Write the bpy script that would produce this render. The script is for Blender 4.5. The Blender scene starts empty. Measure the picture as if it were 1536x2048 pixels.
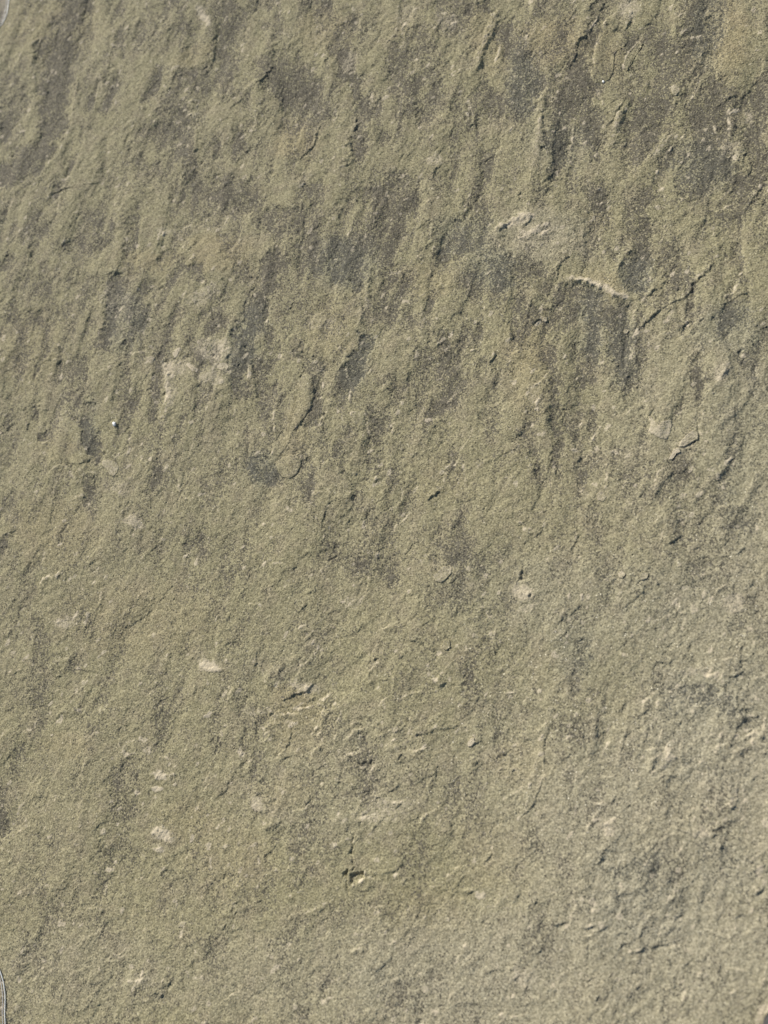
import bpy, math, random
import numpy as np
from mathutils import Vector, Matrix

random.seed(7)
S = bpy.context.scene
COL = S.collection
PX = 0.00018                      # metres of stone per photograph pixel
TH = 0.030                        # slab thickness; the ground is z = 0, the slab face z = TH

# ------------------------------------------------------------------ camera
W, H = 1536.0, 2048.0
D = 2050.0                        # viewing distance in photograph pixels
TILT_X, TILT_Y = 560.0, -600.0    # the camera stands a little to the lower right of the middle
LENS = 36.0
cam_pos = Vector((TILT_X, TILT_Y, math.sqrt(D*D - TILT_X**2 - TILT_Y**2))) * PX
fwd = (-cam_pos).normalized()
right = fwd.cross(Vector((0, 1, 0))).normalized()
up = right.cross(fwd).normalized()
cd = bpy.data.cameras.new('camera'); cam = bpy.data.objects.new('camera', cd); COL.objects.link(cam)
M = Matrix((right, up, -fwd)).transposed().to_4x4()
M.translation = cam_pos + Vector((0, 0, TH))
cam.matrix_world = M
cd.sensor_fit = 'VERTICAL'; cd.sensor_height = 36.0; cd.sensor_width = 27.0
cd.lens = LENS * D / 2048.0
cd.clip_start = 0.01; cd.clip_end = 500
cd.dof.use_dof = True
cd.dof.focus_distance = D * PX * 1.025
cd.dof.aperture_fstop = 11.0
S.camera = cam

# ------------------------------------------------------------------ sky, sun, exposure
SUN_EL, SUN_DIR = math.radians(35), (-0.66, 0.75)      # where the sun stands, seen on the slab
wd = bpy.data.worlds.new('World'); S.world = wd; wd.use_nodes = True
nt = wd.node_tree; nt.nodes.clear()
sky = nt.nodes.new('ShaderNodeTexSky'); sky.sky_type = 'NISHITA'; sky.sun_disc = False
sky.sun_elevation = SUN_EL
sky.sun_rotation = math.atan2(SUN_DIR[0], SUN_DIR[1])
bg = nt.nodes.new('ShaderNodeBackground'); bg.inputs[1].default_value = 0.064
wo = nt.nodes.new('ShaderNodeOutputWorld')
nt.links.new(sky.outputs[0], bg.inputs[0]); nt.links.new(bg.outputs[0], wo.inputs[0])
sl = bpy.data.lights.new('sun', 'SUN'); sl.energy = 4.2; sl.angle = math.radians(0.5)
sl.color = (1.0, 0.95, 0.86)
so = bpy.data.objects.new('sun', sl); COL.objects.link(so)
sv = Vector((SUN_DIR[0]*math.cos(SUN_EL), SUN_DIR[1]*math.cos(SUN_EL), math.sin(SUN_EL)))
so.rotation_euler = sv.to_track_quat('Z', 'Y').to_euler()
so.location = sv * 5
S.view_settings.view_transform = 'Standard'; S.view_settings.look = 'None'
S.view_settings.exposure = 0.38; S.view_settings.gamma = 1.0

# ------------------------------------------------------------------ photograph point <-> slab point
R_, U_, F_ = np.array(right), np.array(up), np.array(fwd)
C_ = np.array(cam_pos)
def slab_xy(u, v, z=0.0):
    """point of the slab plane that stands at photograph point (u, v)"""
    d = R_*((u-W/2)/D) + U_*((H/2-v)/D) + F_
    t = (z - C_[2]) / d[2]
    p = C_ + d*t
    return p[0], p[1]
def photo_uv(x, y):
    dx, dy, dz = x-C_[0], y-C_[1], -C_[2]
    f = dx*F_[0]+dy*F_[1]+dz*F_[2]
    return (W/2 + D*(dx*R_[0]+dy*R_[1]+dz*R_[2])/f, H/2 - D*(dx*U_[0]+dy*U_[1]+dz*U_[2])/f)

cor = [slab_xy(u, v) for u in (0, W) for v in (0, H)]
MAR = 0.012
X0, X1 = min(c[0] for c in cor)-MAR, max(c[0] for c in cor)+MAR
Y0, Y1 = min(c[1] for c in cor)-MAR, max(c[1] for c in cor)+MAR
CELL = 0.000305
nx, ny = int((X1-X0)/CELL), int((Y1-Y0)/CELL)
xs = np.linspace(X0, X1, nx); ys = np.linspace(Y0, Y1, ny)
GX, GY = np.meshgrid(xs, ys)
GU, GV = photo_uv(GX, GY)
GU = GU.astype(np.float32); GV = GV.astype(np.float32)
PC = CELL/PX                      # photograph pixels per cell

def noise(lo, hi, seed, ang=0.0, stretch=1.0):
    """band of noise, wavelengths lo..hi in photograph pixels, stretched along direction ang (deg, image plane, y up)"""
    rg = np.random.default_rng(seed)
    py, px = int(ny*1.08), int(nx*1.08)
    w = np.fft.rfft2(rg.standard_normal((py, px)).astype(np.float32))
    fy = np.fft.fftfreq(py)[:, None]/PC; fx = np.fft.rfftfreq(px)[None, :]/PC
    a = math.radians(ang); c, s = math.cos(a), math.sin(a)
    fa = (fx*c + fy*s)*stretch; fb = -fx*s + fy*c
    f = np.sqrt(fa*fa + fb*fb) + 1e-9
    lf = np.log(f); mid = -0.5*(math.log(lo)+math.log(hi)); wid = 0.5*(math.log(hi)-math.log(lo))+0.15
    g = np.exp(-((lf-mid)/wid)**2)/f
    n = np.fft.irfft2(w*g, s=(py, px))[:ny, :nx]
    return ((n-n.mean())/n.std()).astype(np.float32)

def soften(a, r):
    f = np.fft.rfft2(a, s=a.shape); k = (np.fft.fftfreq(ny)[:, None]**2 + np.fft.rfftfreq(nx)[None, :]**2)*(2*math.pi*r/PC)**2
    return np.fft.irfft2(f*np.exp(-0.5*k), s=a.shape).astype(np.float32)
sm = lambda t: (lambda q: q*q*(3-2*q))(np.clip(t, 0, 1))

# warped coordinates: every edge drawn below wanders with the grain of the stone
n1, n2 = noise(9, 26, 1), noise(9, 26, 2)
n3, n4 = noise(45, 130, 3), noise(45, 130, 4)
UL, VL = GU + 1.0*n1 + 1.5*n3, GV + 1.0*n2 + 1.5*n4
US, VS = GU + 3*n1 + 4.5*n3, GV + 3.5*n2 + 6*n4

def window(pts, r):
    pu = [p[0] for p in pts]; pv = [p[1] for p in pts]
    c = [slab_xy(a, b) for a in (min(pu)-r, max(pu)+r) for b in (min(pv)-r, max(pv)+r)]
    i0 = int(np.clip((min(q[1] for q in c)-Y0)/CELL, 0, ny)); i1 = int(np.clip((max(q[1] for q in c)-Y0)/CELL+2, 0, ny))
    j0 = int(np.clip((min(q[0] for q in c)-X0)/CELL, 0, nx)); j1 = int(np.clip((max(q[0] for q in c)-X0)/CELL+2, 0, nx))
    return slice(i0, i1), slice(j0, j1)

def along(pts, u, v):
    """distance, signed distance (positive on the lower right side), place along the line"""
    best = None; sgn = None; par = None
    L = [math.hypot(b[0]-a[0], b[1]-a[1]) for a, b in zip(pts, pts[1:])]; T = sum(L); acc = 0
    for (a, b), l in zip(zip(pts, pts[1:]), L):
        dx, dy = (b[0]-a[0])/l, (b[1]-a[1])/l
        nxn, nyn = -dy, dx
        if nxn*0.66 + nyn*0.75 < 0: nxn, nyn = -nxn, -nyn
        t = np.clip((u-a[0])*dx+(v-a[1])*dy, 0, l)
        ex, ey = u-a[0]-dx*t, v-a[1]-dy*t
        d = np.hypot(ex, ey); s = ex*nxn+ey*nyn; p = (acc+t)/T
        if best is None: best, sgn, par = d, s, p
        else:
            m = d < best
            best = np.where(m, d, best); sgn = np.where(m, s, sgn); par = np.where(m, p, par)
        acc += l
    return best, np.where(sgn >= 0, best, -best), par, T

exec_lines = []
def parse(txt):
    out = []
    for ln in txt.strip().splitlines():
        ln = ln.strip()
        if not ln: continue
        h, rest = ln.split(':')
        p = [float(q) for q in rest.replace(',', ' ').split()]
        out.append((float(h), list(zip(p[0::2], p[1::2]))))
    return out

# ledges whose broken face looks away from the sun (a dark line in the photograph): height in pixels : points
DARK = parse("""
2.6: 100,398 110,387 133,378 157,376
1.6: 157,376 185,370 205,362
1.8: 63,101 80,85 93,80
1.6: 218,147 218,113 223,97 233,85
1.4: 222,190 225,165
1.2: 195,48 217,47
1.4: 427,115 428,93
1.8: 437,210 447,193 463,188
1.9: 462,222 467,210 487,200
1.5: 350,157 370,148
1.4: 315,505 333,498 348,497
1.3: 280,388 292,384 303,381
1.6: 495,420 505,410
3.0: 512,172 532,157 549,132
2.8: 595,323 622,300 632,283 640,253
2.4: 712,283 710,247 712,227
2.2: 675,297 695,297 709,288
2.3: 679,343 699,332 712,320
2.0: 645,128 659,113
1.6: 574,107 579,87
2.2: 805,238 809,210
3.2: 935,254 949,250
2.2: 862,367 867,340 885,328
1.6: 857,393 866,410
2.0: 824,472 845,450 862,440
1.5: 742,383 742,367
1.7: 985,57 970,100 955,133
1.3: 808,112 818,90
2.8: 1137,142 1154,113 1154,90 1181,63 1196,40 1199,22 1214,5
2.4: 1247,63 1257,50 1271,27
2.4: 1212,256 1224,240 1237,220 1257,187
2.0: 1291,182 1301,157
2.0: 1361,233 1374,200
2.0: 1294,323 1317,297 1344,257
2.2: 1444,205 1467,192
1.8: 1391,185 1397,170
2.0: 1351,343 1367,320
2.4: 1497,410 1514,390 1534,353
1.8: 1121,363 1124,343
2.0: 1031,417 1044,380
2.2: 1044,457 1067,433
1.8: 1072,242 1084,220
1.8: 1250,510 1264,493
1.6: 1410,190 1413,200
2.0: 1396,278 1378,300
3.0: 245,865 263,852
2.6: 52,864 63,845
1.9: 83,715 57,719
1.7: 150,839 163,862 165,892 180,919
2.2: 230,957 238,949
2.0: 473,659 497,622
1.6: 368,959 369,939
1.6: 473,900 487,889
1.6: 203,622 210,585
1.8: 287,639 293,619
1.6: 307,959 313,945
1.6: 18,990 26,985
2.8: 579,960 592,949 600,932 602,920 627,912
2.8: 587,865 599,849 619,822 627,795 624,752
2.6: 567,642 592,602
2.2: 772,725 780,712
3.2: 975,734 985,719 999,705
1.8: 905,669 909,652
1.8: 875,889 889,879
3.2: 855,1002 875,985 889,982
2.0: 672,949 692,944
1.8: 708,955 714,942
1.8: 819,919 839,905
1.6: 800,905 812,893
1.7: 567,647 574,656
2.0: 888,559 892,575
2.9: 1112,567 1116,542 1124,525 1139,514
2.4: 1051,672 1056,645 1061,615 1072,592
3.0: 1067,655 1074,645 1084,640
3.4: 1018,681 1032,674
3.6: 1281,657 1301,637 1317,622 1337,609
2.8: 1337,609 1371,597 1382,585 1387,569 1407,549 1421,539 1427,525
3.0: 1297,592 1307,579 1324,572 1331,559
2.4: 1356,589 1359,569
2.8: 1354,669 1367,649 1384,639
2.8: 1397,647 1409,635
3.0: 1269,780 1277,772
2.0: 1234,545 1246,519
2.0: 1477,712 1484,692
1.8: 1437,760 1457,735
1.8: 1461,788 1467,768
2.2: 1144,905 1157,899
2.2: 1151,925 1164,915 1177,909
2.6: 1107,955 1119,922
1.8: 1441,610 1500,582
1.8: 1233,880 1250,873
1.6: 1360,915 1385,895
2.2: 243,1102 263,1094
2.2: 0,1094 17,1092
1.9: 450,1294 460,1281
1.7: 260,1430 272,1422
1.5: 135,1345 146,1332
1.6: 20,1208 34,1200
1.6: 115,1355 128,1345
3.4: 559,1404 572,1401 592,1387 615,1381 629,1364
2.0: 512,1404 529,1408
3.2: 877,1379 889,1364
2.6: 742,1321 759,1314
2.2: 800,1318 808,1308
2.2: 819,1284 840,1284
2.6: 755,1452 762,1442
3.2: 825,1476 845,1471 869,1457
1.9: 872,1457 905,1456 919,1441
2.6: 945,1487 965,1481
2.4: 982,1521 1022,1501
2.2: 795,1524 812,1507
2.3: 829,1086 838,1083
1.8: 806,1116 825,1087
1.6: 593,1228 615,1205
2.0: 638,1395 610,1402
2.0: 1142,1106 1149,1087 1157,1067
2.6: 1331,1096 1354,1084 1367,1067
3.0: 1055,1196 1058,1184
3.0: 1037,1161 1049,1141
2.6: 1114,1249 1131,1232
2.2: 1221,1171 1237,1157
2.2: 1274,1163 1291,1161
2.2: 1310,1176 1320,1172
2.4: 1237,1427 1251,1397
3.0: 1087,1534 1091,1491 1099,1454
2.8: 1241,1534 1247,1491 1254,1457
3.0: 1281,1487 1291,1477 1296,1461
2.2: 1044,1484 1091,1474
2.0: 1357,1453 1364,1440
2.6: 1347,1524 1357,1514
2.8: 1454,1357 1474,1351 1487,1337
2.2: 1520,1497 1534,1490
2.2: 1096,1427 1111,1417
2.0: 1139,1150 1150,1143
1.8: 1435,1440 1443,1426
1.8: 1478,1312 1490,1285
1.8: 1380,1105 1400,1090
1.8: 1474,1110 1492,1092
2.4: 312,1758 333,1743 345,1726 350,1713
4.4: 315,1996 328,1984
1.9: 253,2013 273,2008 297,2004
2.0: 100,1783 120,1778 140,1776
1.9: 47,1788 77,1791
1.9: 133,1683 157,1668
2.2: 63,1926 80,1906
3.0: 325,1571 340,1559
1.9: 463,1814 490,1806
2.0: 470,1830 490,1826
1.8: 463,2030 474,2028
1.6: 400,1565 415,1555
1.4: 412,1685 418,1675
3.6: 522,1628 535,1623 539,1614
2.4: 535,1609 562,1588
3.2: 719,1633 732,1626
3.2: 749,1606 765,1593 802,1569
2.6: 852,1553 882,1543
2.6: 685,1772 672,1786
2.6: 627,1833 655,1811
3.8: 925,1784 939,1786 952,1781
2.4: 512,1803 529,1796
2.2: 739,1953 765,1933
2.2: 512,1859 535,1856
1.8: 892,1999 905,2014 929,2008
2.2: 982,1749 979,1726
1.8: 612,1904 630,1902
1.8: 600,1937 604,1920
1.8: 440,1860 455,1850
3.0: 1039,1646 1047,1629 1066,1608 1077,1579 1086,1549
4.0: 1461,1624 1472,1609
2.2: 1472,1609 1477,1563
2.4: 1291,1674 1297,1649 1311,1639
2.6: 1184,1736 1201,1723 1217,1693
3.0: 1417,1723 1447,1689
4.2: 1091,1844 1114,1851 1141,1841
4.0: 1154,1856 1171,1859 1194,1849
3.6: 1191,1866 1221,1846
4.4: 1251,1908 1284,1901 1300,1896
3.8: 1300,1896 1321,1891 1344,1888
3.0: 1176,1929 1174,1889
2.8: 1344,1847 1371,1823
3.6: 1264,1979 1287,1966
3.0: 1343,1979 1357,1972
3.4: 1357,2019 1374,1999
3.0: 1362,1938 1380,1926
3.2: 1171,1966 1194,1953
2.2: 1024,1963 1041,1952
2.2: 1031,1809 1041,1776
2.4: 1067,1816 1081,1793
2.6: 1481,1753 1534,1729
2.0: 1494,1726 1531,1709
2.6: 1514,1786 1534,1772
2.4: 1514,1793 1520,1776
2.2: 1504,1562 1514,1553
2.2: 1392,1848 1398,1836
2.2: 1395,1880 1410,1866
2.2: 1330,1640 1340,1620
""")
# ledges whose face looks to the sun (a bright line)
LIGHT = parse("""
2.2: 315,483 330,463
1.6: 377,212 387,197
1.8: 799,63 805,50 815,43
1.6: 664,250 675,230
1.8: 902,155 925,137
2.2: 982,137 995,110 999,77
2.2: 932,247 937,200
3.0: 992,470 995,453 1012,447
1.4: 817,157 823,145
1.6: 745,207 749,183
2.0: 1184,163 1181,140 1191,130 1189,97 1204,73
1.8: 1211,60 1214,37
2.2: 1247,140 1254,110 1281,80
1.6: 1342,185 1351,170
2.6: 1077,477 1101,453
1.8: 1030,470 1060,475
1.5: 1455,268 1459,232
2.0: 547,875 549,819
2.0: 555,942 555,924
1.8: 542,912 547,875
2.0: 645,859 647,832 655,819
1.8: 645,779 647,759
2.0: 707,852 707,825 725,824
2.2: 782,872 785,852 795,839
2.2: 742,965 759,949
2.6: 939,705 954,694
2.4: 1147,559 1167,557
1.8: 1167,560 1190,570 1211,582
2.0: 1071,812 1077,795
1.6: 1071,812 1080,835
2.8: 78,1187 80,1171 90,1162 113,1152 125,1134
1.6: 80,1212 84,1200
2.2: 655,1444 662,1427
1.6: 592,1258 612,1245
2.4: 742,1331 762,1320
2.0: 1314,1424 1317,1397
2.0: 253,1956 267,1966
2.2: 267,1966 290,1953
1.8: 264,1985 266,1968
4.0: 835,1651 844,1633 859,1624 879,1613
2.4: 775,1889 795,1874
2.0: 525,1903 539,1914 555,1916
2.2: 1057,1996 1062,2009
3.0: 1234,1794 1254,1779
2.4: 1354,1931 1374,1920
1.6: 1360,280 1372,262
1.6: 30,1340 45,1335
1.6: 1405,1355 1432,1345
2.0: 715,1640 735,1632
2.0: 620,1470 640,1450
1.8: 770,1490 795,1475
1.6: 1010,1385 1040,1380
2.0: 1010,2000 1040,1990
3.4: 733,1738 732,1754 723,1765 703,1773
2.4: 590,1420 640,1405 660,1385
2.2: 560,1430 600,1425
2.2: 1300,1520 1330,1500 1340,1480
2.2: 1420,1660 1440,1640
2.4: 1480,1480 1510,1462 1534,1470
2.2: 1210,1650 1240,1625
1.8: 375,520 395,505
1.8: 145,1000 170,990
1.7: 250,950 268,958
""")
# soft rounded ridges and folds : height : points
RIDGE = parse("""
2.6: 72,100 66,140 68,180
2.2: 148,125 152,175 150,220
2.0: 287,165 284,210 282,245
3.0: 333,740 338,790 332,840 316,880
2.6: 735,520 736,570 728,600
3.0: 1100,140 1085,220 1075,300 1062,380
2.6: 1062,0 1078,40
2.4: 395,0 420,35 430,90
3.4: 1005,5 980,60 955,120 930,170
3.0: 1250,200 1235,250 1215,310
2.6: 1276,660 1270,720 1272,760
3.2: 1350,262 1310,310 1290,330
2.6: 1460,190 1464,250 1450,300 1440,360
2.4: 1420,70 1400,120 1380,150
2.8: 1010,450 1060,470 1110,440
2.2: 1090,620 1130,560 1180,565 1280,605
2.0: 215,560 200,630
2.2: 75,655 70,690
2.0: 205,640 190,700
2.4: 540,530 515,600
2.4: 700,690 690,730 680,760
2.2: 1200,1400 1190,1460 1180,1530
2.4: 1270,1420 1310,1480 1300,1540
2.2: 1455,1540 1462,1600
2.0: 1090,1480 1060,1560 1040,1650
2.0: 640,1455 655,1425 700,1400
2.2: 780,1500 830,1480
2.0: 170,1600 160,1660
2.4: 520,1660 560,1640
2.0: 480,1820 520,1800
2.2: 1180,1740 1230,1790 1290,1770
2.0: 1390,1660 1430,1680
2.0: 1350,1840 1330,1870
2.0: 190,545 250,540 290,520
1.8: 1470,700 1440,760 1405,810
1.8: 1530,740 1490,800 1440,850 1420,890
1.7: 1500,860 1450,930 1390,1000
1.7: 1300,960 1260,1010 1230,1060
1.7: 1536,920 1490,1000 1470,1040
1.8: 1345,935 1300,1000
1.8: 1460,1440 1520,1430 1536,1440
1.8: 1380,1700 1410,1760 1390,1830 1350,1860
1.8: 1440,1700 1450,1770 1420,1850
3.4: 1120,540 1150,558 1200,572 1245,592 1285,612
3.0: 985,472 1010,447 1050,428 1075,440
2.2: 168,50 154,160 150,240 120,310 80,358 10,388
1.8: 68,180 60,230 30,280 -5,310
2.2: 540,150 500,180 470,205
2.0: 760,80 742,170 735,260
2.0: 655,330 610,360 560,380
2.4: 720,660 735,600 742,540
2.0: 850,560 845,640 860,720
2.2: 940,690 900,760
2.2: 1095,880 1085,820 1078,790
2.0: 545,870 552,800 580,770
2.0: 470,640 440,700 420,760
2.0: 640,870 650,830
2.2: 1240,790 1262,700
2.0: 1350,700 1400,640
""")
# cracks
GROOVE = parse("""
2.6: 709,1668 709,1686 706,1703
3.2: 706,1703 711,1733 709,1739
3.6: 697,1737 696,1754 698,1772
3.0: 698,1772 699,1786
2.4: 660,1122 674,1112
2.0: 950,390 954,400
""")

HT = np.zeros((ny, nx), np.float32); FRESH_LIT = np.zeros((ny, nx), np.float32)   # relief, and paler rims: fresh breaks plus sunlit edge brightness painted in
jit = noise(14, 50, 11)
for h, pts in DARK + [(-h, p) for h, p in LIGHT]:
    r = 60; sel = window(pts, r)
    d, s, p, T = along(pts, UL[sel], VL[sel])
    if d.size == 0: continue
    hh = abs(h)*(1.0 if h > 0 else 1.25)*(1 - 0.40*float(sm((pts[0][1]-1350)/350)))
    end = sm(p*T/6)*sm((1-p)*T/6)*0.75 + 0.25
    over = np.where((p <= 0) | (p >= 1), np.exp(-(d/5)**2), 1.0)
    tap = (0.55+0.45*np.sin(math.pi*np.clip(p, 0, 1)))*end*over*np.clip(0.95+0.22*jit[sel], 0.45, 1.4)
    if h > 0:
        up_side = np.clip(0.5 - s/1.7, 0, 1)
        prof = up_side*np.exp(-np.maximum(-s, 0)/(13+2*hh)) - 0.12*(1-up_side)*np.exp(-np.maximum(s, 0)/7)
    else:
        up_side = np.clip(0.5 + s/3.4, 0, 1)
        prof = up_side*np.exp(-np.maximum(s, 0)/16) - 0.2*(1-up_side)*np.exp(-np.maximum(-s, 0)/8)
    HT[sel] += (hh*tap*prof).astype(np.float32)
    if h < 0: FRESH_LIT[sel] = np.maximum(FRESH_LIT[sel], 0.55*np.clip(tap, 0, 1)*sm(1.5-np.abs(s-1)/3.2))
    else: FRESH_LIT[sel] = np.maximum(FRESH_LIT[sel], 0.22*np.clip(tap, 0, 1)*sm(1.4-np.abs(s+4)/3.5))
rl = random.Random(23)
AUTO = []
for q in range(830):
    u, v = rl.uniform(-20, 1556), rl.uniform(-20, 2068)
    if q > 430: v = rl.uniform(950, 2068)
    if q > 620: u, v = rl.gauss(690, 130), rl.gauss(1490, 120)
    if q > 730: u, v = rl.gauss(1380, 110), rl.gauss(1560, 260)
    a = math.radians(rl.gauss(50, 24) if v > 1000 else rl.gauss(74, 17)); pts = [(u, v)]
    for m in range(rl.randint(2, 5)):
        a += rl.gauss(0, 0.38); l = rl.uniform(7, 17)*(1.0 if v > 1000 else 1.35); u += l*math.cos(a); v -= l*math.sin(a); pts.append((u, v))
    AUTO.append((rl.uniform(0.6, 1.7 if q < 621 else 2.3)*(1 if rl.random() < 0.48 else -1.2), pts))
for h, pts in AUTO:
    sel = window(pts, 45); d, s, p, T = along(pts, UL[sel], VL[sel])
    if d.size == 0: continue
    w = 1.7 if h > 0 else 3.4; s = s if h > 0 else -s
    tap = np.sin(math.pi*np.clip(p, 0.04, 0.96))**0.6*np.where((p <= 0) | (p >= 1), np.exp(-(d/4)**2), 1.0)
    us = np.clip(0.5 - s/w, 0, 1)
    if h < 0: FRESH_LIT[sel] = np.maximum(FRESH_LIT[sel], 0.38*min(abs(h)/1.5, 1)*tap*sm(1.4-np.abs(s)/3.0))
    HT[sel] += (abs(h)*tap*(us*np.exp(-np.maximum(-s, 0)/14) - 0.15*(1-us)*np.exp(-np.maximum(s, 0)/8))).astype(np.float32)
for h, pts in RIDGE:
    sel = window(pts, 60); d, s, p, T = along(pts, UL[sel], VL[sel])
    FRESH_LIT[sel] = np.maximum(FRESH_LIT[sel], (0.20 if h < 2.9 else 0.42)*np.exp(-(d/6)**2)*np.sin(math.pi*np.clip(p, 0, 1)))
    HT[sel] += (h*1.15*np.exp(-(d/8)**2)*(0.4+0.6*np.sin(math.pi*np.clip(p, 0, 1)))).astype(np.float32)
for h, pts in GROOVE:
    sel = window(pts, 20); d, s, p, T = along(pts, UL[sel], VL[sel])
    HT[sel] -= (h*np.exp(-(d/1.5)**2)).astype(np.float32)

def inside(poly, u, v):
    m = np.zeros(u.shape, bool); n = len(poly)
    for i in range(n):
        (xa, ya), (xb, yb) = poly[i], poly[(i+1) % n]
        c = ((ya > v) != (yb > v)) & (u < (xb-xa)*(v-ya)/(yb-ya+1e-9)+xa)
        m ^= c
    return m
def edge_dist(poly, u, v):
    d = along(poly+[poly[0]], u, v)[0]
    return np.where(inside(poly, u, v), d, -d)
# chipped pits, deepest at the upper left wall
for poly, dep in (([(703,1746),(730,1739),(731,1754),(722,1764),(700,1771),(700,1751)], 5.0),
                  ([(685,1743),(697,1739),(697,1757),(686,1756)], 4.0),
                  ([(314,579),(318,573),(332,567),(340,567),(336,575),(322,583)], 2.2),
                  ([(1059,1185),(1066,1186),(1064,1196),(1057,1196)], 4.0),
                  ([(1036,1146),(1048,1143),(1060,1150),(1056,1163),(1040,1164)], 3.0)):
    sel = window(poly, 12); e = edge_dist(poly, GU[sel]+0.8*n1[sel], GV[sel]+0.8*n2[sel])
    HT[sel] -= (dep*sm((e+0.6)/5.5)).astype(np.float32)
# dark pin holes
for u, v, r in ((283,1753,2.2),(24,985,3),(427,639,2.2),(428,711,3),(490,694,3),(702,562,1.6),(130,117,2)):
    sel = window([(u, v)], 10); HT[sel] -= (3*np.exp(-((GU[sel]-u)**2+(GV[sel]-v)**2)/r**2)).astype(np.float32)

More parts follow.
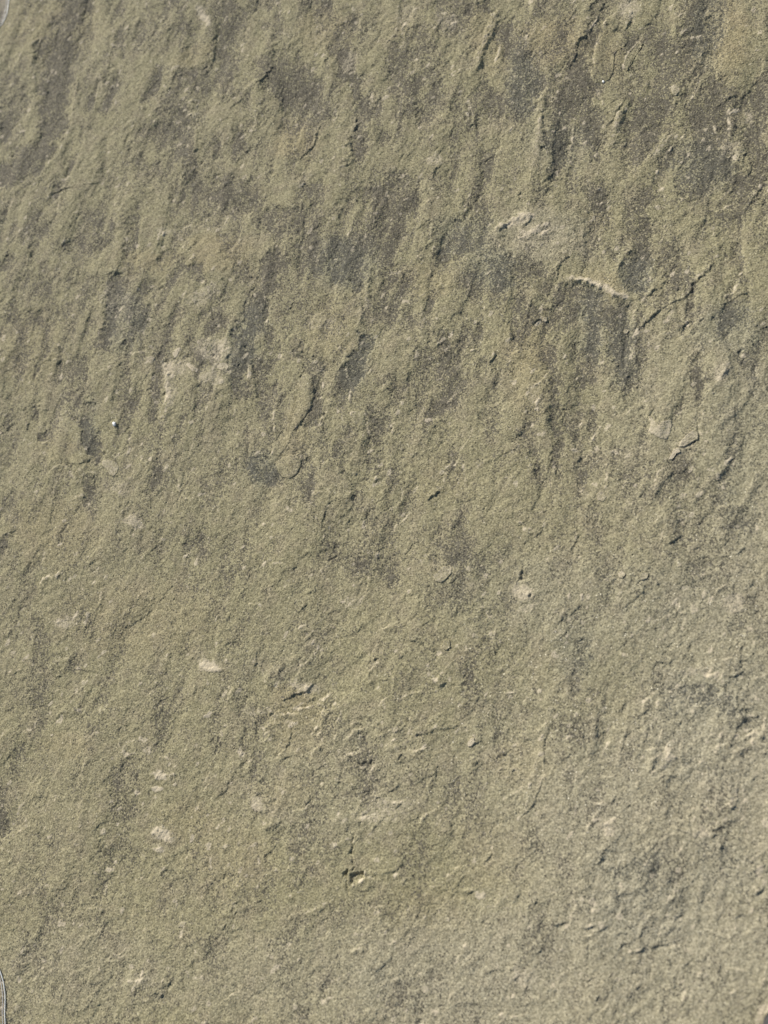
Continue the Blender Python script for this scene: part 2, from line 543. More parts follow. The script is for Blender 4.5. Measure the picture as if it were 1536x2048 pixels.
# ------------------------------------------------------------------ mineral stains (u, v, half width, half height, turn, strength)
STAIN = """
107 170 34 75 0 .75; 20 230 30 35 0 .5; 20 358 40 20 25 .8; 60 325 35 16 45 .7; 295 70 32 20 -20 .6; 335 25 45 30 0 .5
160 65 24 75 0 .5; 463 38 26 40 0 .65; 340 240 26 50 25 .6; 420 165 55 24 10 .6; 370 165 26 28 0 .6; 370 277 16 28 0 .6
383 360 16 40 0 .7; 462 385 60 34 10 .75; 430 420 50 30 0 .6; 200 430 24 36 0 .55; 180 475 45 34 0 .4; 240 470 30 22 0 .4; 70 455 26 36 30 .45
150 500 40 22 20 .4; 370 465 12 20 0 .5; 595 185 62 46 20 .9; 555 145 24 22 0 .6; 640 18 24 26 0 .7; 672 90 13 40 -25 .8; 695 140 13 34 -22 .8
722 205 14 32 -8 .7; 725 290 16 28 0 .5; 832 85 30 22 0 .45; 905 30 40 40 0 .55; 945 15 28 24 0 .6; 795 150 26 60 0 .45; 830 190 22 40 0 .45
870 205 24 40 0 .5; 970 200 14 40 10 .6; 1015 85 12 46 10 .7; 780 405 60 50 0 .75; 560 440 36 30 0 .65; 645 485 50 40 0 .65; 612 505 22 46 15 .65
745 490 40 40 0 .65; 910 475 50 34 0 .55; 940 320 34 20 0 .3; 995 370 24 20 0 .3; 700 65 12 46 0 .4
1045 165 27 66 -5 .85; 1110 30 36 36 0 .5; 1170 100 16 62 38 .65; 1124 190 28 50 0 .8; 1172 215 26 62 -10 .8; 1117 285 22 34 0 .7; 1150 290 30 40 0 .5
1387 55 16 62 8 .85; 1317 90 42 36 20 .7; 1325 135 40 40 0 .55; 1307 200 24 26 0 .75; 1290 258 42 60 15 .85; 1417 235 44 36 0 .9; 1408 325 40 48 10 .85
1357 290 22 44 15 .75; 1515 205 18 22 0 .7; 1504 265 18 50 0 .6; 1522 330 22 46 0 .8; 1490 375 34 24 20 .7; 1277 440 22 50 5 .65; 1290 490 16 36 0 .55
1447 430 30 26 0 .45; 1168 370 24 24 0 .35; 1225 420 30 30 0 .3
230 590 19 38 -12 .95; 262 630 20 44 25 .8; 240 640 28 34 0 .6; 210 680 14 22 10 .7; 73 640 24 16 20 .6; 45 672 14 24 10 .5; 180 570 40 26 0 .45; 313 745 14 50 0 .7
308 815 14 44 5 .55; 480 705 18 62 8 .9; 503 655 20 44 18 .85; 425 645 34 20 15 .5; 385 540 26 20 0 .45; 177 865 13 44 -10 1; 190 895 13 18 20 .9; 88 872 14 14 0 .8
70 832 10 18 -20 .7; 57 853 6 12 25 .6; 177 960 14 34 0 .55; 140 760 34 40 0 .35; 423 980 24 30 0 .45; 257 792 24 30 0 .4; 10 525 16 12 0 .6; 60 560 50 40 0 .3
452 935 26 30 0 .3; 355 860 14 30 0 .3; 377 702 20 24 0 .4
720 725 15 52 27 1; 695 765 12 22 20 .9; 742 690 9 18 5 .9; 545 550 20 60 18 .8; 515 620 18 60 20 .8; 490 700 14 40 10 .6; 690 525 36 36 0 .7; 720 545 30 34 0 .7; 640 530 24 26 0 .5
899 745 18 62 -3 .75; 882 812 17 26 20 .8; 632 795 10 28 0 .9; 522 755 12 50 5 .8; 795 785 22 40 20 .5; 760 850 30 26 0 .6; 613 945 18 30 5 .8; 522 935 22 24 0 .9; 550 830 22 60 0 .45
955 570 34 30 20 .6; 985 535 30 26 0 .7; 775 960 28 22 0 .5; 530 810 20 30 0 .6; 625 840 18 22 0 .6; 850 740 30 40 0 .4; 590 610 30 60 15 .35; 800 600 60 60 0 .25; 545 950 18 16 0 .7
1271 545 20 34 -5 .8; 1184 640 13 62 0 .85; 1200 600 26 40 0 .55; 1247 690 24 66 -8 .8; 1225 640 26 26 0 .6; 1104 745 12 52 -6 .7; 1108 830 11 44 -4 .7; 1117 905 11 34 -3 .6; 1457 652 30 26 0 .55
1050 535 40 28 0 .55; 1050 640 34 46 0 .45; 1147 850 13 34 0 .5; 1264 932 36 24 20 .45; 1360 945 24 22 20 .5; 1290 740 12 24 0 .4; 1160 700 14 34 0 .4; 1380 620 30 14 30 .3; 1120 620 40 50 0 .35
80 1275 13 38 0 .75; 77 1392 22 24 0 .7; 385 1088 26 12 -40 .7; 430 1090 18 16 0 .4; 180 1262 24 24 0 .55; 253 1284 18 16 0 .5; 153 1326 16 18 0 .55; 180 1404 34 20 0 .5; 73 1496 30 14 0 .5
460 1465 42 40 20 .55; 197 1464 24 16 0 .45; 323 1352 18 16 0 .45; 60 1340 16 30 0 .4; 20 1395 26 30 0 .3; 50 1120 40 40 0 .2
739 1126 50 30 0 .55; 772 1142 18 28 -20 .7; 662 1105 30 36 0 .45; 905 1098 40 34 -20 .7; 905 1190 36 22 0 .55; 935 1375 24 44 10 .6; 672 1455 22 26 0 .55; 719 1515 28 30 0 .7; 529 1437 26 26 0 .5; 870 1060 20 16 0 .4
1005 1135 36 30 0 .35; 1161 1315 20 28 0 .65; 1150 1358 22 22 0 .5; 1200 1392 18 16 0 .5; 1500 1235 40 30 10 .5; 1450 1040 60 26 0 .5; 1167 1235 30 20 0 .45; 1400 1390 32 22 0 .55; 1370 1075 26 20 0 .35; 1390 1130 22 22 0 .45; 960 1310 20 24 0 .45
247 1600 22 42 0 .6; 247 1709 40 20 0 .65; 6 1620 22 48 0 .95; 100 1846 26 34 0 .5; 207 1855 22 22 0 .5; 140 1815 40 24 0 .35; 250 1540 26 20 0 .6; 60 1900 40 40 0 .25
605 1680 34 24 0 .6; 622 1625 20 34 0 .45; 905 1585 20 34 20 .45; 550 1900 20 16 0 .45; 690 1830 40 30 0 .3; 630 1560 50 24 0 .35; 440 1950 30 40 0 .25; 730 1480 30 18 0 .5
1074 1690 14 22 0 .6; 1290 1728 24 24 0 .45; 1310 1740 50 26 0 .35; 1456 1726 20 30 15 .4; 1257 1820 60 40 15 .3; 1531 1826 20 26 0 .5; 1235 1745 20 20 0 .35; 1330 1590 34 26 10 .35; 1150 1990 16 16 0 .25
"""
def blobs(txt, u, v, gain=1.0):
    acc = np.ones((ny, nx), np.float32)
    for it in txt.replace('\n', ';').split(';'):
        q = it.split()
        if not q: continue
        cu, cv, ru, rv, an, st = [float(t) for t in q]
        sel = window([(cu, cv)], max(ru, rv)*1.6+20)
        a = math.radians(an); c, s = math.cos(a), math.sin(a)
        du, dv = u[sel]-cu, v[sel]-cv
        e = np.hypot((du*c+dv*s)/ru, (-du*s+dv*c)/rv)
        fade = gain if gain == 1.0 else gain*(1-0.42*float(sm((cv-950)/300)))
        acc[sel] *= 1-np.clip(st*fade, 0, 1)*sm((1.5-e)/0.9)
    return 1-acc
stain = blobs(STAIN, US, VS, 1.08)
hollow = stain.copy()
hollow = soften(hollow, 4.0)
top = 0.26 + 0.74*sm((1330-GV)/620)
fing = noise(62, 150, 51, 83, 3.4) + 0.10*noise(20, 45, 43) + 0.02*n1 - 0.9*hollow + 0.15
patchy = noise(25, 90, 21, 80, 2.4)
veil = (np.clip(0.16 + 0.16*noise(70, 260, 22, 82, 2.2), 0, 0.6) + 0.34*sm((0.05-fing)/0.9)*top)*(0.45+0.55*top)
stain = np.clip(stain*(0.80+0.26*patchy) + veil*(1-stain)*(0.7+0.5*patchy), 0, 1)
def strokes(txt, base):
    acc = 1-base
    for ln in txt.strip().splitlines():
        w, st, p = ln.split(':'); w, st = float(w), float(st); p = [float(q) for q in p.replace(',', ' ').split()]
        pts = list(zip(p[0::2], p[1::2])); sel = window(pts, w*2+20)
        d, s_, par, T = along(pts, US[sel], VS[sel])
        st *= 1-0.42*float(sm((pts[0][1]-950)/300))
        acc[sel] *= 1-st*sm((1.5*w-d)/(1.05*w))
    return 1-acc
stain = strokes('''
24:.9:150,0 120,90 106,180 108,250 85,300 50,335 -20,362
16:.5:162,10 166,90 164,150
30:.35:10,180 20,260
18:.6:345,200 365,250 375,290 385,350 400,380 460,390
20:.5:460,10 470,60 460,110 450,160
36:.55:550,140 600,180 635,220
12:.7:672,70 680,110 700,150 722,200 725,290
20:.5:795,90 800,160 815,215
18:.45:840,60 870,130 872,210
24:.6:1012,50 1040,120 1055,180 1040,240
16:.65:1204,10 1180,80 1157,140 1130,190 1120,270 1117,350
22:.65:1157,150 1180,220 1195,300
26:.65:1395,0 1390,80 1370,120 1340,180 1305,220 1285,300
34:.7:1440,195 1430,260 1405,330 1390,375
20:.65:1534,170 1505,260 1520,330 1490,400
16:.8:548,510 520,590 505,640 485,720 480,775
22:.5:600,430 620,500 640,530 700,520 720,560
38:.5:780,380 745,470 765,510
13:.85:738,690 712,730 692,780
14:.6:880,665 897,720 905,765 885,815
12:.7:1184,570 1186,640 1180,730
22:.65:1220,620 1240,690 1256,770
10:.6:1100,690 1107,780 1118,880 1115,950
16:.6:1268,500 1275,570
13:.75:235,560 225,610 212,690
9:.75:290,610 262,670 255,705
9:.6:320,710 312,780 310,845
11:.8:160,845 180,880 190,912
14:.5:80,1240 80,1320 75,1405
22:.4:915,1060 930,1130 910,1195
18:.4:930,1320 945,1410
16:.4:1165,1280 1150,1390
18:.45:245,1565 245,1640 255,1715
14:.5:1290,395 1285,480 1272,540
26:.5:955,420 980,500 1000,530 1070,545
10:.5:600,690 615,740 632,800 625,850
16:.4:430,40 440,110
18:.4:1070,620 1045,680
12:.4:350,520 400,545 430,600
18:.4:900,1560 908,1620
24:.35:640,1590 610,1690
20:.35:30,630 45,680 40,720
20:.35:660,1090 720,1120 780,1150
14:.8:1320,1372 1400,1385 1450,1408 1500,1450
14:.35:1420,60 1440,120
''', stain)
hollow = np.maximum(hollow, stain)
clear = strokes('''
16:.85:985,472 1010,447 1050,428 1085,440
15:.85:1100,520 1150,558 1200,572 1245,592 1300,618
14:.7:1005,5 980,60 955,120 930,170
12:.7:1250,200 1235,250 1215,310
12:.7:1352,262 1315,305 1290,330
10:.6:1100,140 1085,220 1075,300
12:.6:735,520 736,570 728,600
12:.7:72,60 66,140 68,200 55,260 0,310
14:.6:170,40 156,160 152,240 125,310 85,362 0,395
''', np.zeros((ny, nx), np.float32))
stain = stain*(1-clear)
pale = blobs("""
415 1334 20 12 20 .75; 268 1044 22 12 0 .45; 320 1551 16 7 10 .8; 316 1578 12 5 0 .95; 323 1669 20 12 20 .75; 315 1696 10 6 0 .7; 220 1739 8 5 0 .7; 480 1504 8 8 0 .7
297 1496 10 8 0 .5; 416 1427 8 4 -15 .95; 1046 1184 20 16 0 .55; 1052 1216 24 8 -20 .4; 1470 1204 24 20 0 .45; 1337 1517 12 10 0 .6; 1139 1191 5 5 0 .7; 1165 1194 4 8 0 .7; 962 1793 8 6 0 .7
318 1410 24 7 0 .2; 405 28 8 16 -25 .5; 413 40 8 14 -25 .5; 1466 223 12 5 -10 .7; 1500 232 8 12 0 .4; 1470 300 20 22 0 .3; 1258 20 22 22 25 .45; 328 463 14 10 -30 .4
700 125 16 24 30 .35; 640 70 20 30 0 .2; 1090 480 60 24 -15 .22; 1040 440 40 8 -25 .5; 1210 575 50 7 18 .35; 1160 558 26 6 10 .5; 1060 465 20 6 10 .4; 235 600 30 44 0 .25; 410 590 40 14 -30 .35; 640 645 30 16 0 .3; 300 720 10 6 0 .5; 430 700 40 24 0 .42; 350 735 30 16 0 .4; 425 755 26 14 0 .4; 335 745 10 30 0 .3
345 790 12 24 0 .3; 130 835 26 16 0 .2; 240 975 26 14 0 .3; 770 1622 60 22 -15 .35; 700 1200 20 14 0 .3; 720 620 40 20 0 .15; 640 745 10 10 0 .3; 133 1244 30 10 0 .4; 345 1860 20 10 0 .15
1440 745 14 24 35 .35; 1070 790 12 24 10 .3; 870 320 18 10 0 .4; 810 30 20 20 0 .3; 895 45 26 14 0 .3; 610 1375 34 10 10 .4; 510 1420 26 8 0 .3; 515 1610 14 16 -20 .5; 1215 1655 18 16 0 .35; 1220 1665 12 10 0 .4
1400 1665 22 16 0 .35; 1390 1340 30 10 -10 .35; 1480 1600 20 40 0 .25; 400 1310 16 16 0 .15; 1510 1480 12 12 0 .35; 1250 300 30 20 0 .1; 1530 2020 14 10 0 .6; 1515 2038 10 12 0 .5; 820 2040 60 20 0 .1
990 1800 40 30 0 .2; 325 1640 20 5 0 .2; 280 1960 34 16 0 .25; 1110 1780 12 8 0 .3; 1060 1960 26 26 0 .2; 1040 1955 30 16 0 .2
""", US*0.4+GU*0.6, VS*0.4+GV*0.6)
pale = np.clip(pale + FRESH_LIT*np.clip(0.8+0.5*n1, 0.2, 1.4) + 0.55*sm((noise(12, 40, 61, 50, 1.5)+0.35*noise(90, 300, 62)-1.75)/0.9), 0, 1)
ochre = blobs("""
1110 85 66 44 0 .8; 1450 70 46 80 0 .8; 1400 100 26 40 20 .5; 1220 110 30 50 0 .5; 590 285 44 36 0 .7; 300 520 60 24 0 .5; 440 505 60 34 0 .7; 100 50 90 60 0 .4; 650 60 50 40 0 .5; 390 110 40 16 -20 .5
600 1450 60 60 0 .55; 580 1390 40 20 0 .5; 1050 700 50 50 0 .5; 1060 760 40 80 0 .4; 660 660 50 60 0 .4; 110 1060 80 60 0 .45; 280 1240 140 70 0 .35; 850 560 60 30 0 .4; 880 960 60 40 0 .25
1350 1600 40 60 20 .3; 1040 1520 60 40 0 .45; 380 1640 60 40 0 .35; 460 1720 80 60 0 .3; 860 1830 80 60 0 .35; 980 1700 60 70 0 .3; 60 700 60 80 0 .3; 130 1490 60 20 0 .4; 1090 640 20 20 0 .3; 1180 1990 40 60 0 .3
570 1580 50 30 0 .5; 820 60 40 30 0 .2; 970 80 30 80 -25 .4; 590 860 28 70 15 .4; 130 900 60 30 0 .3; 1180 460 60 20 -30 .3; 1200 560 60 20 10 .5
""", US, VS)
cool = blobs("""
1400 1390 70 50 0 .8; 1500 1390 60 70 0 .6; 1290 1820 110 70 10 .7; 1440 1740 60 60 20 .6; 1257 1730 70 40 0 .6; 560 1330 80 40 0 .15; 740 1960 40 40 0 .5; 1150 1310 40 60 0 .5; 1184 640 24 70 0 .6; 1247 692 30 70 0 .5
690 525 60 50 0 .6; 985 535 50 40 0 .7; 1417 60 30 80 8 .6; 1400 330 60 50 0 .5; 1045 165 30 70 0 .6; 1117 290 60 50 0 .4; 1271 545 30 40 0 .7; 522 935 30 30 0 .7; 720 725 20 60 25 .6; 490 680 30 80 15 .6; 177 865 20 50 0 .5
1457 655 60 50 0 .6; 1500 900 80 200 0 .4; 1300 1250 200 120 0 .25; 1460 1500 120 80 0 .3; 930 470 60 40 0 .5; 250 640 40 60 0 .5; 1000 1190 120 90 0 .25; 1350 1480 80 80 0 .3
""", US, VS)

ash = blobs('1420 1700 330 260 0 .8; 1200 1960 420 150 0 .8; 1480 1350 200 260 0 .6; 760 1960 340 120 0 .45; 1420 900 200 260 0 .35; 1100 1560 200 200 0 .35; 680 1560 160 120 0 .3; 1090 470 90 50 0 .5; 150 1950 200 90 0 .3; 1180 1200 160 100 0 .35', US, VS)
mica = blobs('1330 1270 260 170 -20 .9; 1150 1450 260 180 0 .8; 1250 1560 200 120 0 .6; 940 1380 160 120 0 .5; 750 1640 160 120 0 .4; 1450 1060 120 80 0 .6; 1230 620 160 120 0 .3; 750 250 200 150 0 .2', US, VS)

# ------------------------------------------------------------------ relief of the cleaved face
big = 1.6*noise(260, 700, 31, 75, 1.6) + 0.9*noise(90, 220, 32, 75, 1.9)
n5 = noise(20, 45, 43)
folds = (2.0*sm((fing+0.45)/0.80) + 0.8*sm((fing-0.7)/0.6) + 0.45*noise(34, 80, 41, 84, 3.0))*top
def steps(n, k, sharp):
    f = np.floor(n*k); q = n*k-f
    return f + sm((q-0.5)/sharp+0.5)
hn = noise(150, 420, 34, 68, 2.2) + 0.10*n3 + 0.05*n5 + 0.008*n1
terr = steps(hn, 1.5, 0.05)
hn2 = noise(45, 130, 36, 56, 2.0) + 0.08*n5 + 0.02*n1
terr2 = steps(hn2, 0.8, 0.06)*sm((noise(60, 180, 37)+0.2)/0.8)
rough = (0.24-0.12*top)*noise(14, 34, 38, 52, 1.5) + 0.12*noise(6.5, 13, 39, 42, 1.3) + 0.35*noise(3.4, 4.8, 40, 42, 1.2)
rough = rough*(1+0.25*stain)
pn = noise(26, 80, 45, 48, 1.4) + 0.14*n1
scars = (0.9*sm((pn-1.05)/0.10) + 0.7*sm((-pn-1.25)/0.10))*(0.45+0.55*sm((noise(120, 300, 46)+0.6)/1.0))
HT += -0.95*scars + big + folds + 0.8*terr*(0.6+0.2*top) + 0.8*terr2 + rough - 1.5*sm((hollow-0.22)/0.36) + 0.9*np.clip(pale-0.25, 0, 0.6)*(1+0.9*noise(7, 16, 44))
HM = HT*PX                        # metres

def height_at(x, y):
    i = np.clip((np.asarray(y)-Y0)/CELL, 0, ny-1.001); j = np.clip((np.asarray(x)-X0)/CELL, 0, nx-1.001)
    i0 = i.astype(int); j0 = j.astype(int); a = i-i0; b = j-j0
    return (HM[i0, j0]*(1-a)*(1-b)+HM[i0+1, j0]*a*(1-b)+HM[i0, j0+1]*(1-a)*b+HM[i0+1, j0+1]*a*b)
def smooth_height(x, y, r=3):
    s = 0
    for dx in (-r, 0, r):
        for dy in (-r, 0, r): s = s + height_at(np.asarray(x)+dx*PX*2, np.asarray(y)+dy*PX*2)
    return s/9
def sample(field, x, y):
    i = np.clip(((np.asarray(y)-Y0)/CELL).astype(int), 0, ny-1); j = np.clip(((np.asarray(x)-X0)/CELL).astype(int), 0, nx-1)
    return field[i, j]

# ------------------------------------------------------------------ materials
class NT:
    def __init__(self, name):
        self.m = bpy.data.materials.new(name); self.m.use_nodes = True
        self.t = self.m.node_tree; self.t.nodes.clear()
        self.out = self.t.nodes.new('ShaderNodeOutputMaterial')
    def n(self, kind, **kw):
        x = self.t.nodes.new(kind)
        for k, v in kw.items(): setattr(x, k, v)
        return x
    def l(self, a, b): self.t.links.new(a, b)
    def put(self, sock, v):
        if hasattr(v, 'links') or isinstance(v, bpy.types.NodeSocket): self.l(v, sock)
        else: sock.default_value = v
    def math(self, op, a, b=0.0, clamp=False):
        x = self.n('ShaderNodeMath', operation=op, use_clamp=clamp); self.put(x.inputs[0], a); self.put(x.inputs[1], b); return x.outputs[0]
    def mix(self, f, a, b, mode='MIX'):
        x = self.n('ShaderNodeMix', data_type='RGBA', blend_type=mode)
        self.put(x.inputs[0], f)
        self.put(x.inputs[6], a if not isinstance(a, tuple) else (*a, 1)); self.put(x.inputs[7], b if not isinstance(b, tuple) else (*b, 1))
        return x.outputs[2]
    def noise(self, vec, scale, detail=2.0, rough=0.5, dist=0.0):
        x = self.n('ShaderNodeTexNoise'); self.l(vec, x.inputs['Vector']); x.inputs['Scale'].default_value = scale
        x.inputs['Detail'].default_value = detail; x.inputs['Roughness'].default_value = rough; x.inputs['Distortion'].default_value = dist
        return x.outputs['Fac']
    def ramp(self, v, lo, hi, a=0.0, b=1.0):
        x = self.n('ShaderNodeMapRange', interpolation_type='SMOOTHSTEP'); self.put(x.inputs[0], v)
        for i, q in enumerate((lo, hi, a, b)): self.put(x.inputs[i+1], q)
        return x.outputs[0]
    def attr(self, name):
        x = self.n('ShaderNodeAttribute', attribute_name=name); return x.outputs['Fac']

def sandstone():
    k = NT('sandstone')
    tc = k.n('ShaderNodeTexCoord').outputs['Object']
    st, pa, oc, co = (k.attr(a) for a in ('stain', 'pale', 'ochre', 'cool'))
    wide = k.noise(tc, 22, 3); mid = k.noise(tc, 120, 3)
    g1 = k.noise(tc, 1750, 1.5, 0.6); g2 = k.noise(tc, 640, 2, 0.6)
    vo = k.n('ShaderNodeTexVoronoi'); k.l(tc, vo.inputs['Vector']); vo.inputs['Scale'].default_value = 2100
    sx = k.n('ShaderNodeSeparateColor'); k.l(vo.outputs['Color'], sx.inputs[0])
    c = k.mix(k.ramp(wide, 0.35, 0.65), (0.322, 0.291, 0.173), (0.336, 0.301, 0.184))
    c = k.mix(k.math('MULTIPLY', k.ramp(mid, 0.45, 0.7), 0.45), c, (0.318, 0.270, 0.185))
    c = k.mix(k.math('MULTIPLY', oc, 0.55), c, (0.375, 0.305, 0.172))
    c = k.mix(k.math('MULTIPLY', co, 0.40), c, (0.270, 0.270, 0.205))
    c = k.mix(k.math('MULTIPLY', k.attr('ash'), 0.75), c, (0.402, 0.362, 0.262))
    # the darker layer: more and more of the grains are dark where the stain is dense
    c = k.mix(k.math('MULTIPLY', st, 0.16), c, k.mix(co, (0.205, 0.186, 0.142), (0.180, 0.179, 0.148)))
    dens = k.math('ADD', k.math('MULTIPLY', st, 0.92), k.math('ADD', k.math('MULTIPLY', sx.outputs[1], 1.15), k.math('MULTIPLY', g1, 0.45)))
    c = k.mix(k.math('MULTIPLY', k.ramp(dens, 1.12, 1.46), 0.86), c, k.mix(co, (0.112, 0.101, 0.079), (0.092, 0.093, 0.079)))
    # grain by grain
    c = k.mix(1.0, c, k.mix(k.ramp(sx.outputs[0], 0.0, 1.0), (0.73, 0.73, 0.72), (1.27, 1.27, 1.28)), 'MULTIPLY')
    c = k.mix(1.0, c, k.mix(k.ramp(g1, 0.3, 0.7), (0.85, 0.84, 0.83), (1.15, 1.16, 1.17)), 'MULTIPLY')
    # crusts of paler mineral, and ledge rims with edge light in their colour
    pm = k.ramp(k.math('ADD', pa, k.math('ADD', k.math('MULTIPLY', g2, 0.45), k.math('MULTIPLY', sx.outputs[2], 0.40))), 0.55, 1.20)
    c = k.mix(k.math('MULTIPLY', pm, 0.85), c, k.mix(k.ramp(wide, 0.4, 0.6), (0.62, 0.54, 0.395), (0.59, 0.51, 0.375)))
    # bump: sand grains and fine chisel-like wrinkles
    b1 = k.n('ShaderNodeBump'); b1.inputs['Strength'].default_value = 0.85; b1.inputs['Distance'].default_value = 0.00021
    k.l(g1, b1.inputs['Height'])
    b2 = k.n('ShaderNodeBump'); b2.inputs['Strength'].default_value = 0.6; b2.inputs['Distance'].default_value = 0.00016
    k.l(g2, b2.inputs['Height']); k.l(b1.outputs[0], b2.inputs['Normal'])
    p = k.n('ShaderNodeBsdfPrincipled'); k.l(c, p.inputs['Base Color']); k.l(b2.outputs[0], p.inputs['Normal'])
    p.inputs['Roughness'].default_value = 0.75; p.inputs['Specular IOR Level'].default_value = 0.15
    p.inputs['Diffuse Roughness'].default_value = 0.3
    # mica: small flakes, each tilted its own way
    v2 = k.n('ShaderNodeTexVoronoi'); k.l(tc, v2.inputs['Vector']); v2.inputs['Scale'].default_value = 2800
    off = k.n('ShaderNodeVectorMath', operation='MULTIPLY_ADD'); k.l(v2.outputs['Color'], off.inputs[0])
    off.inputs[1].default_value = (1.0, 1.0, 0.3); off.inputs[2].default_value = (-0.5, -0.5, 0.0)
    geo = k.n('ShaderNodeNewGeometry')
    ad = k.n('ShaderNodeVectorMath', operation='ADD'); k.l(off.outputs[0], ad.inputs[0]); k.l(geo.outputs['Normal'], ad.inputs[1])
    nm = k.n('ShaderNodeVectorMath', operation='NORMALIZE'); k.l(ad.outputs[0], nm.inputs[0])
    gl = k.n('ShaderNodeBsdfGlossy'); gl.inputs['Color'].default_value = (0.9, 0.87, 0.78, 1); gl.inputs['Roughness'].default_value = 0.26
    k.l(nm.outputs[0], gl.inputs['Normal'])
    s2 = k.n('ShaderNodeSeparateColor'); k.l(v2.outputs['Color'], s2.inputs[0])
    wn = k.n('ShaderNodeTexWhiteNoise'); k.l(v2.outputs['Position'], wn.inputs['Vector'])
    fac = k.math('MULTIPLY', k.math('GREATER_THAN', wn.outputs['Value'], 0.80), k.ramp(k.attr('mica'), 0.0, 1.0, 0.005, 0.012))
    ms = k.n('ShaderNodeMixShader'); k.l(fac, ms.inputs[0]); k.l(p.outputs[0], ms.inputs[1]); k.l(gl.outputs[0], ms.inputs[2])
    k.l(ms.outputs[0], k.out.inputs[0])
    return k.m
STONE = sandstone()

def simple(name, col, rough=0.5, var=0.15, scale=300.0, trans=0.0, spec=0.5, bump=0.0):
    k = NT(name); tc = k.n('ShaderNodeTexCoord').outputs['Object']
    f = k.noise(tc, scale, 3)
    c = k.mix(k.ramp(f, 0.3, 0.7), tuple(q*(1-var) for q in col), tuple(min(q*(1+var), 0.95) for q in col))
    p = k.n('ShaderNodeBsdfPrincipled'); k.l(c, p.inputs['Base Color']); p.inputs['Roughness'].default_value = rough
    p.inputs['Transmission Weight'].default_value = trans; p.inputs['Specular IOR Level'].default_value = spec
    if bump:
        b = k.n('ShaderNodeBump'); b.inputs['Distance'].default_value = bump; k.l(f, b.inputs['Height']); k.l(b.outputs[0], p.inputs['Normal'])
    k.l(p.outputs[0], k.out.inputs[0]); return k.m
def film_mat():
    k = NT('clear_film'); tc = k.n('ShaderNodeTexCoord').outputs['Object']
    f = k.noise(tc, 180, 3)
    tr = k.n('ShaderNodeBsdfTransparent'); tr.inputs[0].default_value = (0.93, 0.92, 0.95, 1)
    gl = k.n('ShaderNodeBsdfGlossy'); gl.inputs['Color'].default_value = (0.8, 0.9, 1.0, 1); gl.inputs['Roughness'].default_value = 0.35
    df = k.n('ShaderNodeBsdfTranslucent'); df.inputs[0].default_value = (0.75, 0.72, 0.78, 1)
    m1 = k.n('ShaderNodeMixShader'); k.l(k.ramp(f, 0.3, 0.7, 0.01, 0.03), m1.inputs[0]); k.l(tr.outputs[0], m1.inputs[1]); k.l(df.outputs[0], m1.inputs[2])
    m2 = k.n('ShaderNodeMixShader'); m2.inputs[0].default_value = 0.0012; k.l(m1.outputs[0], m2.inputs[1]); k.l(gl.outputs[0], m2.inputs[2])
    k.l(m2.outputs[0], k.out.inputs[0]); return k.m
FILM = film_mat()
BEAD = simple('film_edge_plastic', (0.86, 0.87, 0.85), 0.25, 0.05, 400, trans=0.25)
WHITE = simple('white_crumb', (0.90, 0.90, 0.88), 0.6, 0.05, 900)
DARKROCK = simple('dark_stone', (0.055, 0.053, 0.052), 0.6, 0.4, 900, bump=0.0002)

# ------------------------------------------------------------------ mesh helpers
def mesh_object(name, verts, faces, mat, parent=None, smooth=True):
    me = bpy.data.meshes.new(name); me.from_pydata([tuple(map(float, v)) for v in verts], [], faces); me.update()
    me.materials.append(mat)
    if smooth: me.polygons.foreach_set('use_smooth', [True]*len(me.polygons))
    o = bpy.data.objects.new(name, me); COL.objects.link(o)
    if parent: o.parent = parent
    return o
def tag(o, label, cat=None, group=None, kind=None):
    if label: o['label'] = label
    if cat: o['category'] = cat
    if group: o['group'] = group
    if kind: o['kind'] = kind
def put_attr(me, name, vals):
    a = me.attributes.new(name, 'FLOAT', 'POINT'); a.data.foreach_set('value', np.asarray(vals, np.float32).ravel())

# ------------------------------------------------------------------ ground under the slab
def ground():
    k = NT('bare_concrete'); tc = k.n('ShaderNodeTexCoord').outputs['Object']
    a, b = k.noise(tc, 3, 4), k.noise(tc, 160, 4, 0.7)
    c = k.mix(k.ramp(a, 0.3, 0.7), (0.20, 0.195, 0.185), (0.27, 0.262, 0.245))
    c = k.mix(k.ramp(b, 0.55, 0.75), c, (0.14, 0.135, 0.125))
    p = k.n('ShaderNodeBsdfPrincipled'); k.l(c, p.inputs['Base Color']); p.inputs['Roughness'].default_value = 0.85
    bp = k.n('ShaderNodeBump'); bp.inputs['Distance'].default_value = 0.002; k.l(b, bp.inputs['Height']); k.l(bp.outputs[0], p.inputs['Normal'])
    k.l(p.outputs[0], k.out.inputs[0])
    s = 150.0
    o = mesh_object('ground', [(-s, -s, 0), (s, -s, 0), (s, s, 0), (-s, s, 0)], [(0, 1, 2, 3)], k.m, smooth=False)
    tag(o, None, kind='structure')
ground()

